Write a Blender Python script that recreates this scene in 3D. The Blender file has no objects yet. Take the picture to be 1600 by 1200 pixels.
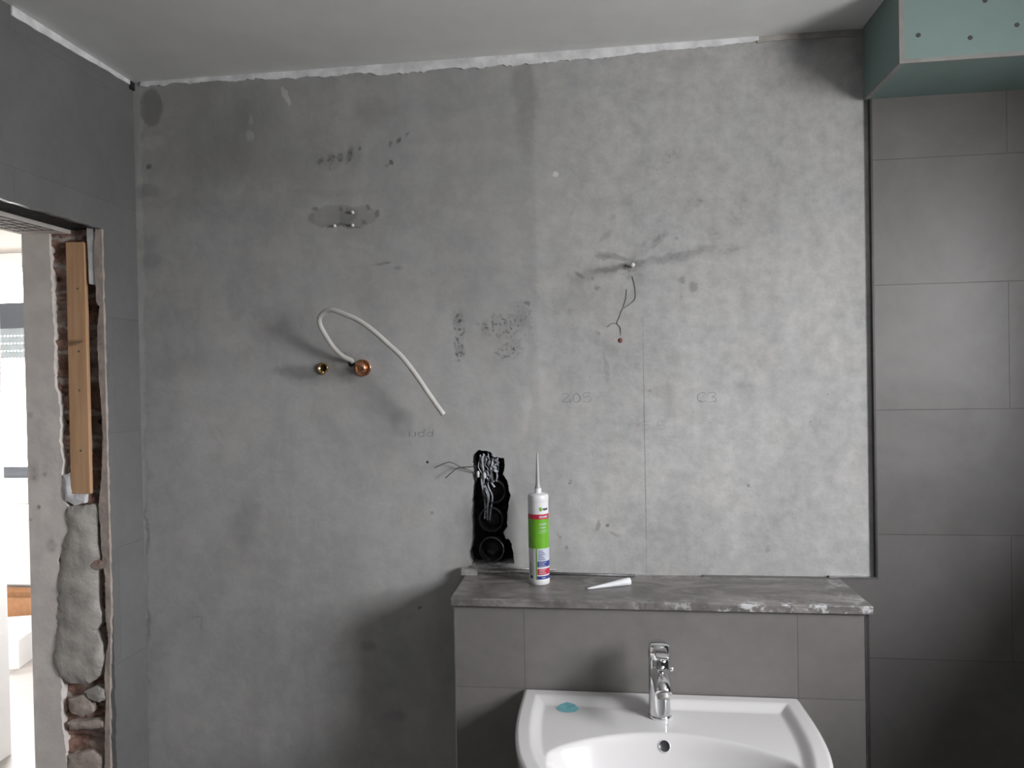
import bpy, bmesh, math, random
import numpy as np
from mathutils import Vector, Matrix, noise as mn

# ------------------------------------------------------------------ camera
C = bpy.context.scene.collection
F_PX = 1080.0
CAM = np.array([1.2398, -1.7672, 1.68])
YAW, PIT, ROL = 0.1182, 0.0106, -0.0186
def basis():
    cy, sy, cp, sp, cr, sr = (math.cos(YAW), math.sin(YAW), math.cos(PIT), math.sin(PIT), math.cos(ROL), math.sin(ROL))
    fw = np.array([-sy*cp, cy*cp, -sp]); r0 = np.array([cy, sy, 0]); u0 = np.cross(r0, fw)
    return cr*r0 + sr*u0, -sr*r0 + cr*u0, fw
RV, UV, FV = basis()
cd = bpy.data.cameras.new('camera'); cam = bpy.data.objects.new('camera', cd); C.objects.link(cam)
m = Matrix(((RV[0], UV[0], -FV[0], CAM[0]), (RV[1], UV[1], -FV[1], CAM[1]), (RV[2], UV[2], -FV[2], CAM[2]), (0, 0, 0, 1)))
cam.matrix_world = m
cd.sensor_width = 36; cd.lens = 36*F_PX/1600; cd.clip_start = 0.02
bpy.context.scene.camera = cam

# ------------------------------------------------------------------ light and exposure
SKY = 48.0
w = bpy.data.worlds.new('overcast_sky'); bpy.context.scene.world = w; w.use_nodes = True
nt = w.node_tree; nt.nodes.clear()
wo = nt.nodes.new('ShaderNodeOutputWorld'); bg = nt.nodes.new('ShaderNodeBackground')
tc = nt.nodes.new('ShaderNodeTexCoord'); sx = nt.nodes.new('ShaderNodeSeparateXYZ'); cr_ = nt.nodes.new('ShaderNodeValToRGB')
nt.links.new(tc.outputs['Generated'], sx.inputs[0]); nt.links.new(sx.outputs['Z'], cr_.inputs[0])
cr_.color_ramp.elements[0].position = 0.0; cr_.color_ramp.elements[0].color = (.50, .50, .49, 1)
cr_.color_ramp.elements[1].position = 0.12; cr_.color_ramp.elements[1].color = (.985, .985, 1.0, 1)
nt.links.new(cr_.outputs[0], bg.inputs[0]); bg.inputs[1].default_value = SKY
nt.links.new(bg.outputs[0], wo.inputs[0])
def portal(name, loc, rot, sx_, sy_):
    l = bpy.data.lights.new(name, 'AREA'); l.shape = 'RECTANGLE'; l.size = sx_; l.size_y = sy_
    l.cycles.is_portal = True
    o = bpy.data.objects.new(name, l); C.objects.link(o); o.location = loc; o.rotation_euler = rot
WY0, WY1, WZ0, WZ1 = -1.66, -0.80, 1.48, 2.32      # bathroom window opening (right wall)
XR = 2.62; XRO = 2.92                               # right wall inner face, outer face
portal('daylight_portal', (XRO-.02, (WY0+WY1)/2, (WZ0+WZ1)/2), (0, math.radians(90), 0), WZ1-WZ0, WY1-WY0)
HW = (-3.4, -1.9, 1.06, 2.46)                       # far room window
portal('daylight_portal', ((HW[0]+HW[1])/2, 2.62, (HW[2]+HW[3])/2), (math.radians(-90), 0, 0), HW[1]-HW[0], HW[3]-HW[2])
portal('daylight_portal', (-.02, 1.675, 1.55), (0, math.radians(90), 0), .7, .45)  # daylight for the added side window of the far room
vs = bpy.context.scene.view_settings
vs.view_transform = 'Standard'; vs.look = 'None'; vs.gamma = 1; vs.use_curve_mapping = False
vs.exposure = 0.0
cy_ = bpy.context.scene.cycles
cy_.max_bounces = 10; cy_.diffuse_bounces = 8; cy_.sample_clamp_indirect = 6

# ------------------------------------------------------------------ helpers
H = 2.503
T = 0.0124          # tile thickness
D = 0.2035          # front of the low wall
XE = 1.912          # right edge of the bare plaster field
ZS = 1.1738         # top of the stone shelf
rnd = random.Random(5)

def P(px, py, ax=1, val=0.0):
    """point of the place seen at a photo pixel, on the plane axis=val"""
    d = FV + (px-800)/F_PX*RV - (py-600)/F_PX*UV
    t = (val-CAM[ax])/d[ax]
    return Vector(CAM + t*d)

def node_mat(name, rough=.6, metal=0.0, color=(.5, .5, .5), spec=.5):
    mt = bpy.data.materials.new(name); mt.use_nodes = True
    b = mt.node_tree.nodes['Principled BSDF']
    b.inputs['Base Color'].default_value = (*color, 1); b.inputs['Roughness'].default_value = rough
    b.inputs['Metallic'].default_value = metal; b.inputs['Specular IOR Level'].default_value = spec
    return mt, mt.node_tree, b
def N(nt, typ, **kw):
    n = nt.nodes.new(typ)
    for k, v in kw.items():
        if k in ('op',): n.operation = v
        else: setattr(n, k, v)
    return n
def val(nt, op, a, b=None, c=None, clamp=False):
    n = nt.nodes.new('ShaderNodeMath'); n.operation = op; n.use_clamp = clamp
    for i, x in enumerate((a, b, c)):
        if x is None: continue
        if isinstance(x, (int, float)): n.inputs[i].default_value = x
        else: nt.links.new(x, n.inputs[i])
    return n.outputs[0]
def noise(nt, vec, scale, detail=4, rough=.55, dist=0.0):
    n = nt.nodes.new('ShaderNodeTexNoise'); n.inputs['Scale'].default_value = scale
    n.inputs['Detail'].default_value = detail; n.inputs['Roughness'].default_value = rough
    n.inputs['Distortion'].default_value = dist
    nt.links.new(vec, n.inputs['Vector']); return n
def objco(nt):
    return nt.nodes.new('ShaderNodeTexCoord').outputs['Object']
def maprange(nt, v, a, b, c, d, smooth=True):
    n = nt.nodes.new('ShaderNodeMapRange'); n.interpolation_type = 'SMOOTHSTEP' if smooth else 'LINEAR'
    nt.links.new(v, n.inputs[0])
    for i, x in enumerate((a, b, c, d)): n.inputs[i+1].default_value = x
    return n.outputs[0]
def mixc(nt, fac, a, b):
    n = nt.nodes.new('ShaderNodeMix'); n.data_type = 'RGBA'
    for i, x in ((0, fac), (6, a), (7, b)):
        if isinstance(x, (int, float)): n.inputs[i].default_value = x
        elif isinstance(x, tuple): n.inputs[i].default_value = (*x, 1)
        else: nt.links.new(x, n.inputs[i])
    return n.outputs[2]
def scalec(nt, col, v):
    n = nt.nodes.new('ShaderNodeVectorMath'); n.operation = 'SCALE'
    if isinstance(col, tuple): n.inputs[0].default_value = col
    else: nt.links.new(col, n.inputs[0])
    nt.links.new(v, n.inputs['Scale']); return n.outputs[0]
def bump(nt, b, h, dist, strength=1.0):
    n = nt.nodes.new('ShaderNodeBump'); n.inputs['Distance'].default_value = dist; n.inputs['Strength'].default_value = strength
    nt.links.new(h, n.inputs['Height']); nt.links.new(n.outputs[0], b.inputs['Normal'])
def simple(name, color, rough=.6, metal=0.0, var=.12, scale=30, bmp=0.0, spec=.5):
    mt, t, b = node_mat(name, rough, metal, color, spec)
    co = objco(t); n = noise(t, co, scale, 5)
    f = maprange(t, n.outputs[0], .3, .7, 1-var, 1+var)
    t.links.new(scalec(t, color, f), b.inputs['Base Color'])
    if bmp: bump(t, b, n.outputs[0], bmp)
    return mt

def obj(name, bm, mat, parent=None, smooth=False, bevel=0.0):
    me = bpy.data.meshes.new(name)
    bmesh.ops.recalc_face_normals(bm, faces=bm.faces[:])
    bm.to_mesh(me); bm.free()
    for mm in (mat if isinstance(mat, (list, tuple)) else [mat]): me.materials.append(mm)
    if smooth:
        for p in me.polygons: p.use_smooth = True
    o = bpy.data.objects.new(name, me); C.objects.link(o)
    if bevel:
        md = o.modifiers.new('bevel', 'BEVEL'); md.width = bevel; md.segments = 2; md.limit_method = 'ANGLE'
    if parent is not None:
        o.parent = parent; o.matrix_parent_inverse = Matrix.Translation(parent.location).inverted() if parent.type == 'EMPTY' else Matrix()
    return o
def thing(name, label, cat, loc, group=None):
    o = bpy.data.objects.new(name, None); C.objects.link(o); o.location = loc; o.empty_display_size = .05
    tag(o, label, cat, group); return o
def tag(o, label, cat, group=None):
    o['label'] = label; o['category'] = cat
    if group: o['group'] = group
    return o
def struct(o):
    o['kind'] = 'structure'; return o
def box(bm, x0, x1, y0, y1, z0, z1):
    v = [bm.verts.new(p) for p in ((x0,y0,z0),(x1,y0,z0),(x1,y1,z0),(x0,y1,z0),(x0,y0,z1),(x1,y0,z1),(x1,y1,z1),(x0,y1,z1))]
    for f in ((0,3,2,1),(4,5,6,7),(0,1,5,4),(1,2,6,5),(2,3,7,6),(3,0,4,7)): bm.faces.new([v[i] for i in f])
    return v
def bx(*a):
    bm = bmesh.new(); box(bm, *a); return bm
def lathe(bm, prof, segs=40, M=Matrix()):
    """prof: (radius, height) along local z"""
    rings = []
    for r, z in prof:
        if r < 1e-6: rings.append([bm.verts.new(M @ Vector((0, 0, z)))])
        else: rings.append([bm.verts.new(M @ Vector((r*math.cos(a), r*math.sin(a), z))) for a in (2*math.pi*i/segs for i in range(segs))])
    for a, b in zip(rings, rings[1:]):
        for i in range(segs):
            j = (i+1) % segs
            if len(a) == 1 and len(b) == 1: continue
            if len(a) == 1: bm.faces.new((a[0], b[i], b[j]))
            elif len(b) == 1: bm.faces.new((a[i], a[j], b[0]))
            else: bm.faces.new((a[i], a[j], b[j], b[i]))
def catmull(pts, n=8):
    pts = [Vector(p) for p in pts]; out = []
    q = [pts[0]*2-pts[1]] + pts + [pts[-1]*2-pts[-2]]
    for i in range(1, len(q)-2):
        for k in range(n):
            t = k/n; p0, p1, p2, p3 = q[i-1:i+3]
            out.append(.5*((2*p1)+(p2-p0)*t+(2*p0-5*p1+4*p2-p3)*t*t+(3*p1-p0-3*p2+p3)*t**3))
    out.append(pts[-1]); return out
def tube(bm, pts, rad, segs=12, cap=True, flat=1.0):
    pts = [Vector(p) for p in pts]; rings = []
    up = None
    for i, p in enumerate(pts):
        t = (pts[min(i+1, len(pts)-1)]-pts[max(i-1, 0)]).normalized()
        if up is None:
            up = t.orthogonal().normalized()
        up = (up - t*up.dot(t)).normalized(); s = t.cross(up)
        r = rad(i/(len(pts)-1)) if callable(rad) else rad
        rings.append([bm.verts.new(p + r*(math.cos(a)*up + flat*math.sin(a)*s)) for a in (2*math.pi*k/segs for k in range(segs))])
    for a, b in zip(rings, rings[1:]):
        for i in range(segs):
            j = (i+1) % segs; bm.faces.new((a[i], a[j], b[j], b[i]))
    if cap: bm.faces.new(rings[0][::-1]); bm.faces.new(rings[-1])
def plate(outline, holes, to3, depth_vec, segs_noise=None):
    """flat plate from a 2D outline (with holes), extruded by depth_vec"""
    bm = bmesh.new(); edges = []
    for loop in [outline]+holes:
        vs_ = [bm.verts.new(to3(*p)) for p in loop]
        for i in range(len(vs_)): edges.append(bm.edges.new((vs_[i], vs_[(i+1) % len(vs_)])))
    r = bmesh.ops.triangle_fill(bm, use_beauty=True, use_dissolve=False, edges=edges)
    faces = [f for f in r['geom'] if isinstance(f, bmesh.types.BMFace)]
    ex = bmesh.ops.extrude_face_region(bm, geom=faces)
    vv = [g for g in ex['geom'] if isinstance(g, bmesh.types.BMVert)]
    bmesh.ops.translate(bm, verts=vv, vec=depth_vec)
    return bm
def ragged(pts, step=.006, amp=.003, seed=0, closed=True, freq=60):
    """subdivide a 2D polyline and push it about with noise"""
    out = []; n = len(pts)
    for i in range(n if closed else n-1):
        a = Vector(pts[i]); b = Vector(pts[(i+1) % n]); L = (b-a).length; k = max(1, int(L/step))
        for j in range(k):
            p = a.lerp(b, j/k)
            q = Vector((p.x*freq, p.y*freq, seed*7.3))
            out.append((p.x+amp*(mn.noise(q)+.6*mn.noise(q*2.7)), p.y+amp*(mn.noise(q+Vector((31, 7, 3)))+.6*mn.noise(q*2.7+Vector((5, 0, 9))))))
    if not closed: out.append(tuple(pts[-1]))
    return out

# ------------------------------------------------------------------ materials
# soft-edged stains laid over each other: each multiplies the tone inside a rotated ellipse; chip breaks it into flecks
def stains(t, vec, v, fleck, items):
    for (loc, size, rot, st, soft, chip) in items:
        dep = N(t, 'ShaderNodeVectorMath', op='MULTIPLY_ADD'); t.links.new(v, dep.inputs[0]); dep.inputs[1].default_value = (1e-7,)*3; t.links.new(vec, dep.inputs[2])
        mp = t.nodes.new('ShaderNodeMapping'); mp.vector_type = 'TEXTURE'; t.links.new(dep.outputs[0], mp.inputs[0])
        mp.inputs[1].default_value = loc; mp.inputs[2].default_value = rot; mp.inputs[3].default_value = size
        ln = N(t, 'ShaderNodeVectorMath', op='LENGTH'); t.links.new(mp.outputs[0], ln.inputs[0])
        if chip:
            k = maprange(t, ln.outputs['Value'], 1-soft, 1+soft, st, 0)
            v = val(t, 'MULTIPLY', v, val(t, 'MULTIPLY_ADD', k, maprange(t, fleck, 0, 1, 1-chip, 1, False), 1.0))
        else:
            v = val(t, 'MULTIPLY', v, maprange(t, ln.outputs['Value'], 1-soft, 1+soft, 1+st, 1))
    return v
def wallstain(px, py, rx, ry, rot, st, soft=.5, chip=0.0, ax=1, plane=0.0):
    """stain on the back wall: centre read off the photo, radii in photo px there (about 610 px to the metre)"""
    p = P(px, py, ax, plane); s = 1/610.0
    return (p, (rx*s, .5, ry*s), (0, math.radians(-rot), 0), st, soft, chip)

def plaster_wall_mat(cell):
    """the plaster of one field of the wall; cell = x0, x1, z0, z1 of that field, only to leave out stains that lie elsewhere"""
    def near(it):
        r_ = max(it[1][0], it[1][2])*(1+it[4])+.05
        return cell[0]-r_ < it[0][0] < cell[1]+r_ and cell[2]-r_ < it[0][2] < cell[3]+r_
    mt, t, b = node_mat('grey_wall_plaster', .85, spec=.25)
    co = objco(t)
    wob = noise(t, co, 9, 4); wob2 = noise(t, co, 45, 3)
    def shift(vec, n, amt):
        s = N(t, 'ShaderNodeVectorMath', op='SUBTRACT'); t.links.new(n.outputs['Color'], s.inputs[0]); s.inputs[1].default_value = (.5, .5, .5)
        m2 = N(t, 'ShaderNodeVectorMath', op='MULTIPLY_ADD'); t.links.new(s.outputs[0], m2.inputs[0]); m2.inputs[1].default_value = (amt,)*3
        t.links.new(vec, m2.inputs[2]); return m2.outputs[0]
    vec = shift(shift(co, wob, .06), wob2, .016)
    wob3 = noise(t, co, 130, 3); fine = shift(shift(co, wob2, .014), wob3, .011)
    fleckn = noise(t, co, 95, 4, .6)
    fleck = maprange(t, fleckn.outputs[0], .50, .60, 0, 1)
    # trowel drag: stretched noise
    mp = N(t, 'ShaderNodeMapping'); mp.inputs['Scale'].default_value = (1.0, 1, .35); t.links.new(co, mp.inputs[0])
    big = noise(t, mp.outputs[0], 4.5, 5, .6, .6); mid = noise(t, vec, 17, 6, .62)
    v = val(t, 'ADD', maprange(t, big.outputs[0], .3, .7, .90, 1.07), maprange(t, mid.outputs[0], .3, .7, -.06, .06))
    A = []
    S = lambda *a, **k: A.append(wallstain(*a, **k))
    # broad tone patches of the left field (smoother and darker towards the top)
    S(540, 190, 300, 100, 0, -.06, .6); S(300, 200, 110, 100, 0, -.16, .4); S(236, 168, 20, 32, 0, -.32, .12)
    S(240, 222, 22, 14, 0, .12, .4); S(400, 210, 50, 80, 10, -.10, .5); S(580, 180, 26, 26, 0, -.12, .5)
    S(345, 255, 55, 50, 0, -.12, .5); S(320, 325, 130, 22, -6, -.10, .5); S(820, 150, 18, 90, 0, -.17, .4)
    S(745, 200, 90, 110, 0, -.05, .5); S(470, 260, 90, 50, 0, -.07, .5); S(640, 330, 60, 40, -20, -.06, .5)
    S(690, 300, 22, 22, 30, -.07, .3); S(365, 465, 14, 40, 5, -.12, .6); S(460, 480, 28, 36, 0, -.08, .6)
    S(385, 815, 22, 55, -8, -.17, .6); S(290, 520, 40, 60, 0, -.06, .5); S(235, 410, 22, 12, 0, -.15, .5)
    S(230, 300, 24, 10, 0, -.2, .4); S(228, 380, 18, 14, 0, -.1, .4); S(300, 640, 60, 120, 0, .05, .6)
    S(470, 690, 200, 120, 0, .03, .6); S(628, 660, 20, 22, -20, -.14, .3); S(600, 690, 40, 24, 0, -.06, .6)
    S(395, 330, 70, 60, 0, .04, .6); S(555, 470, 90, 50, 0, -.04, .6); S(775, 455, 60, 50, 0, -.07, .5)
    S(722, 1060, 14, 40, 0, -.1, .6); S(620, 1120, 16, 10, 0, -.15, .5); S(575, 1010, 14, 8, 0, -.2, .5)
    S(400, 1020, 70, 60, 0, -.06, .6); S(440, 1100, 60, 60, 0, -.05, .6); S(300, 1100, 50, 90, 0, .04, .6)
    # right field: paler, its left limit runs down at about x=835
    S(1130, 500, 200, 240, 0, .06, .6); S(1050, 780, 180, 90, 0, .04, .6)
    S(850, 480, 12, 150, 0, .06, .5); S(822, 640, 7, 30, 0, .10, .5); S(842, 620, 14, 60, 12, .04, .6)
    S(1150, 340, 150, 70, 0, -.04, .5); S(1010, 470, 100, 60, 0, -.05, .6); S(1000, 560, 60, 40, 0, -.05, .6)
    S(1320, 400, 30, 300, 0, .06, .5); S(1330, 800, 40, 90, 0, .08, .5); S(1215, 840, 60, 50, 0, .04, .5)
    # dark streaks radiating from the bent nail
    S(962, 423, 32, 5, 10, -.36, .7); S(925, 433, 36, 12, 10, -.18, .7); S(1040, 405, 60, 7, 12, -.28, .6, .3)
    S(1085, 394, 40, 10, 10, -.2, .6, .3); S(960, 403, 26, 5, -18, -.3, .5); S(942, 402, 12, 4, -10, -.3, .4)
    S(1010, 385, 30, 9, 35, -.18, .6, .4); S(945, 370, 14, 4, 40, -.22, .5, .3); S(1030, 374, 16, 6, 45, -.25, .5, .4)
    S(988, 420, 16, 14, 0, -.35, .7, .6); S(920, 455, 36, 20, 20, -.10, .7); S(1083, 449, 7, 8, 20, -.32, .4)
    S(1065, 438, 6, 5, 0, -.25, .5); S(1142, 392, 20, 6, 10, -.16, .6, .5); S(1112, 445, 20, 8, 5, -.1, .6, .5)
    S(905, 430, 8, 3, -30, -.35, .5); S(1150, 330, 16, 22, 0, -.15, .6, .7); S(1093, 316, 9, 6, 40, -.3, .5, .6)
    S(1048, 240, 8, 6, 0, -.25, .6, .6); S(1045, 250, 12, 5, 10, -.2, .6, .6); S(1117, 370, 10, 14, 20, -.2, .5, .6)
    S(970, 560, 50, 26, -20, -.08, .6); S(935, 530, 24, 10, -30, -.12, .6); S(946, 575, 4, 22, 3, -.2, .5, .3)
    S(1160, 610, 22, 14, 0, -.1, .5); S(1200, 500, 12, 8, 50, -.08, .5); S(1035, 612, 14, 12, 0, -.13, .5)
    S(1165, 565, 30, 24, 0, -.06, .7, .5); S(1155, 585, 9, 9, 0, .09, .5); S(1020, 840, 26, 18, 0, -.06, .6)
    # oval patch of darker filler
    S(520, 338, 41, 18, 2, -.21, .10); S(560, 338, 32, 16, 2, -.19, .10); S(560, 365, 40, 14, -20, -.09, .5); S(520, 300, 60, 6, 0, -.07, .6)
    S(492, 326, 5, 3, 0, -.35, .5); S(533, 327, 3, 4, 0, -.35, .5); S(575, 323, 3, 4, -20, -.4, .4); S(589, 334, 4, 6, 0, -.35, .5)
    S(486, 340, 6, 8, 20, -.2, .5, .5); S(545, 353, 26, 2.5, 0, -.35, .5); S(568, 348, 4, 3, 0, -.3, .5)
    # chipped marks above the oval
    S(500, 252, 7, 4, 35, -.5, .4, .3); S(518, 248, 6, 8, -20, -.5, .4, .4); S(531, 246, 5, 7, 20, -.4, .4, .4)
    S(547, 242, 5, 12, -18, -.5, .4, .3); S(525, 248, 36, 10, 4, -.25, .5, .6); S(561, 233, 3, 3, 0, -.4, .4)
    S(622, 220, 6, 3, 40, -.5, .4); S(609, 225, 3, 4, 0, -.35, .4); S(611, 254, 4, 2.5, -30, -.5, .4); S(604, 258, 3, 3, 0, -.25, .4)
    S(636, 210, 6, 1.5, 60, -.3, .4); S(232, 261, 5, 5, 0, -.5, .4); S(598, 412, 14, 2.5, 10, -.4, .5, .5); S(620, 420, 5, 3, 0, -.4, .5, .4)
    # white dabs
    S(446, 150, 5, 16, 28, .45, .3); S(392, 188, 4, 9, 0, .4, .4, .3); S(390, 212, 6, 9, 20, .35, .4, .2); S(868, 272, 4, 4, 0, .5, .3)
    S(455, 120, 26, 5, 0, .1, .5)
    # smear around the copper fittings
    S(470, 580, 42, 10, 2, -.30, .6); S(500, 585, 60, 16, 0, -.20, .7); S(537, 577, 26, 13, 5, -.18, .4); S(542, 588, 14, 10, 0, -.22, .6)
    S(528, 572, 6, 4, 0, .16, .5); S(545, 555, 20, 6, -20, -.2, .6, .5); S(560, 552, 30, 8, 0, -.15, .6, .5); S(300, 570, 160, 20, 3, -.08, .7)
    # scarred slot and flecked field right of the cable
    S(717, 525, 10, 38, 2, -.62, .35, .85); S(716, 500, 5, 12, -10, -.5, .5, .6); S(719, 548, 7, 10, 20, -.5, .5, .6)
    S(780, 508, 30, 14, -6, -.45, .5, .9); S(757, 515, 5, 12, 0, -.25, .5, .3); S(818, 500, 14, 30, 20, -.30, .5, .7)
    S(790, 548, 20, 10, 0, -.5, .5, .9); S(800, 530, 10, 22, 0, -.3, .5, .8); S(823, 474, 4, 3, 0, -.5, .5, .2); S(770, 530, 40, 34, 0, -.06, .6)
    S(828, 560, 7, 40, 0, -.10, .5); S(815, 500, 10, 14, 0, -.18, .6)
    # tiny pits
    r = random.Random(11)
    for _ in range(26):
        S(r.uniform(860, 1200), r.uniform(300, 860), r.uniform(2, 5), r.uniform(2, 6), r.uniform(0, 90), -r.uniform(.15, .4), .5, .7)
    S(655, 950, 4, 2.5, 0, -.5, .5); S(675, 801, 4, 2.5, 60, -.3, .5); S(308, 965, 8, 1.2, 0, -.25, .5); S(314, 975, 1.2, 10, 0, -.2, .5)
    S(950, 822, 3, 3, 0, -.5, .4); S(934, 822, 3, 8, -15, -.3, .5); S(960, 835, 8, 3, -25, -.25, .5); S(884, 857, 3, 4, 0, -.3, .5)
    S(771, 1010, 60, 60, 0, -.05, .6)
    # dark gouges beside the torn-out socket hole
    S(812, 760, 12, 40, 0, -.10, .6); S(850, 770, 30, 16, 0, -.08, .6, .6); S(700, 780, 40, 50, 0, .03, .6)
    # pale sealing bead in the room corner, darker broken line beside it
    S(219, 420, 6, 300, -1.2, .16, .5); S(229, 900, 2.5, 280, -1.2, -.14, .6, .4); S(232, 970, 3, 30, 0, -.3, .5, .3); S(228, 830, 3, 40, 0, -.25, .5, .3)
    # ruled pencil line
    n1 = stains(t, vec, v, fleck, [a for a in A if max(a[1][0], a[1][2]) > .03 and a[4] > .15 and near(a)])
    n2 = stains(t, fine, n1, fleck, [a for a in A if not (max(a[1][0], a[1][2]) > .03 and a[4] > .15) and near(a)])
    B = []; a = P(1004, 520); c = P(1010, 885)
    B.append(((a+c)/2, (.0016, .5, (a-c).length/2), (0, math.atan2(a.x-c.x, a.z-c.z), 0), -.32, .5, .25))
    n3 = stains(t, co, n2, fleck, [q for q in B if near(q)])
    # speckle, mostly over the right field
    sep = N(t, 'ShaderNodeSeparateXYZ'); t.links.new(co, sep.inputs[0])
    sv = N(t, 'ShaderNodeSeparateXYZ'); t.links.new(fine, sv.inputs[0])
    xe_ = P(837, 400).x; fld = maprange(t, sv.outputs['X'], xe_-.004, xe_+.006, 0, 1)
    reg = maprange(t, sep.outputs['X'], .95, 1.35, .25, 1)
    clus = maprange(t, noise(t, co, 8, 3).outputs[0], .48, .62, .12, 1)
    sp = noise(t, co, 75, 4, .7); spk = maprange(t, sp.outputs[0], .60, .74, 0, .42)
    sp2 = noise(t, co, 170, 3, .7); spk2 = maprange(t, sp2.outputs[0], .64, .74, 0, .30)
    md = noise(t, co, 30, 5, .65); mot = maprange(t, md.outputs[0], .3, .7, -.10, .10)
    dk = val(t, 'MULTIPLY', val(t, 'MULTIPLY', val(t, 'ADD', spk, spk2), clus), reg)
    n4 = val(t, 'MULTIPLY', n3, val(t, 'ADD', val(t, 'SUBTRACT', 1.0, dk), val(t, 'MULTIPLY', mot, reg)))
    n4 = val(t, 'MULTIPLY', n4, val(t, 'MULTIPLY_ADD', fld, .065, 1.0))
    # faint warm/cool drift of the mineral plaster
    tint = mixc(t, maprange(t, noise(t, co, 6, 3).outputs[0], .35, .65, 0, 1), (.378, .374, .368), (.366, .366, .368))
    t.links.new(scalec(t, tint, n4), b.inputs['Base Color'])
    h = val(t, 'MULTIPLY_ADD', n4, .5, val(t, 'MULTIPLY', mid.outputs[0], .35))
    bump(t, b, h, .004, .6)
    return mt

def tile_mat(name, base, x0, z0, w_, h_, offset, axis='X', joint=.0022, jdark=.62, freq=2, rough=.42):
    mt, t, b = node_mat(name, rough, spec=.35)
    co = objco(t); sep = N(t, 'ShaderNodeSeparateXYZ'); t.links.new(co, sep.inputs[0])
    cb = N(t, 'ShaderNodeCombineXYZ')
    t.links.new(val(t, 'SUBTRACT', sep.outputs[axis], x0-30*w_), cb.inputs[0])
    t.links.new(val(t, 'SUBTRACT', sep.outputs['Z'], z0-30*h_), cb.inputs[1])
    br = N(t, 'ShaderNodeTexBrick', offset=offset, offset_frequency=freq, squash=1.0)
    br.inputs['Scale'].default_value = 1; br.inputs['Mortar Size'].default_value = joint/2; br.inputs['Mortar Smooth'].default_value = .3
    br.inputs['Brick Width'].default_value = w_; br.inputs['Row Height'].default_value = h_; br.inputs['Bias'].default_value = 0
    br.inputs['Color1'].default_value = (1, 1, 1, 1); br.inputs['Color2'].default_value = (.93, .93, .93, 1); br.inputs['Mortar'].default_value = (jdark,)*3+(1,)
    t.links.new(cb.outputs[0], br.inputs['Vector'])
    n1 = noise(t, co, 3.5, 5, .6, .8); n2 = noise(t, co, 40, 4, .6)
    v = val(t, 'ADD', maprange(t, n1.outputs[0], .3, .7, .90, 1.08), maprange(t, n2.outputs[0], .3, .7, -.03, .03))
    sc = scalec(t, base, v)
    mu = N(t, 'ShaderNodeVectorMath', op='MULTIPLY'); t.links.new(sc, mu.inputs[0]); t.links.new(br.outputs['Color'], mu.inputs[1])
    t.links.new(mu.outputs[0], b.inputs['Base Color'])
    bump(t, b, val(t, 'MULTIPLY_ADD', br.outputs['Fac'], -1.0, val(t, 'MULTIPLY', n2.outputs[0], .05)), .0015, .6)
    return mt

M = {}
xj = P(1577, 560, 1, -T).x
M['tile_right'] = tile_mat('taupe_wall_tile', (.148, .143, .140), xj, 1.883, .6, .3, .56)
M['tile_low'] = tile_mat('taupe_low_wall_tile', (.178, .170, .165), 1.0709, .966, .6, .3, 0.0, jdark=.7)
M['tile_left'] = tile_mat('left_wall_tile', (.165, .166, .168), P(22, 290, 0, 0).y, P(22, 262, 0, 0).z, .6, .3, .5, axis='Y', jdark=.86)
M['white_plaster'] = simple('white_gypsum', (.74, .74, .76), .9, var=.16, scale=25, bmp=.004)
M['ceiling'] = simple('ceiling_paint', (.71, .71, .71), .9, var=.05, scale=5, bmp=.002)
M['reveal'] = simple('dusty_white_plaster', (.80, .75, .715), .9, var=.08, scale=14, bmp=.004)
def reveal_marks():
    mt = M['reveal']; t = mt.node_tree; b = t.nodes['Principled BSDF']; co = objco(t)
    one = t.nodes.new('ShaderNodeValue'); one.outputs[0].default_value = 1.0
    wv = noise(t, co, 45, 3); ad = N(t, 'ShaderNodeVectorMath', op='MULTIPLY_ADD'); t.links.new(wv.outputs['Color'], ad.inputs[0]); ad.inputs[1].default_value = (.02,)*3; t.links.new(co, ad.inputs[2])
    fl = maprange(t, noise(t, co, 80, 3).outputs[0], .45, .6, 0, 1)
    it = [wallstain(px, py, rx, ry, 0, st, .5, ch, 1, YJ) for px, py, rx, ry, st, ch in ((60, 732, 9, 14, -.35, .4), (76, 735, 4, 4, -.4, .2), (54, 642, 6, 5, -.2, 0), (49, 786, 3, 3, -.4, 0), (68, 787, 3, 4, -.45, 0), (54, 806, 4, 2, -.25, 0), (88, 846, 8, 10, -.3, .3), (70, 690, 22, 60, -.05, 0))]
    v = stains(t, ad.outputs[0], one.outputs[0], fl, it)
    src = b.inputs['Base Color'].links[0].from_socket; t.links.new(scalec(t, src, v), b.inputs['Base Color'])
YJ = -.128
reveal_marks()
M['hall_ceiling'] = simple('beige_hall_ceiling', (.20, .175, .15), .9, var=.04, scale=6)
M['hall_white'] = simple('hall_paint', (.80, .79, .78), .85, var=.02, scale=6)
M['chrome'] = simple('chrome', (.86, .87, .88), .07, 1.0, var=.02)
M['copper'] = simple('copper', (.75, .36, .20), .26, 1.0, var=.25, scale=120)
M['brass'] = simple('brass', (.72, .47, .20), .22, 1.0, var=.2, scale=120)
M['screw_white'] = simple('white_glint_head', (.85, .85, .87), .25, .0, var=.02)  # white colour stands in for the glint on the screw heads
M['steel'] = simple('dull_steel', (.38, .37, .36), .42, .45, var=.25, scale=80)
M['steel_dark'] = simple('dark_oxidised_steel', (.13, .13, .135), .45, .3, var=.2, scale=80)
M['alu'] = simple('brushed_trim_metal', (.55, .55, .55), .35, 1.0, var=.1)
M['trim_dark'] = simple('dark_trim_metal_and_shade', (.055, .052, .055), .5, .4, var=.15)
M['black'] = simple('black_plastic', (.035, .035, .040), .28, var=.2)
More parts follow.
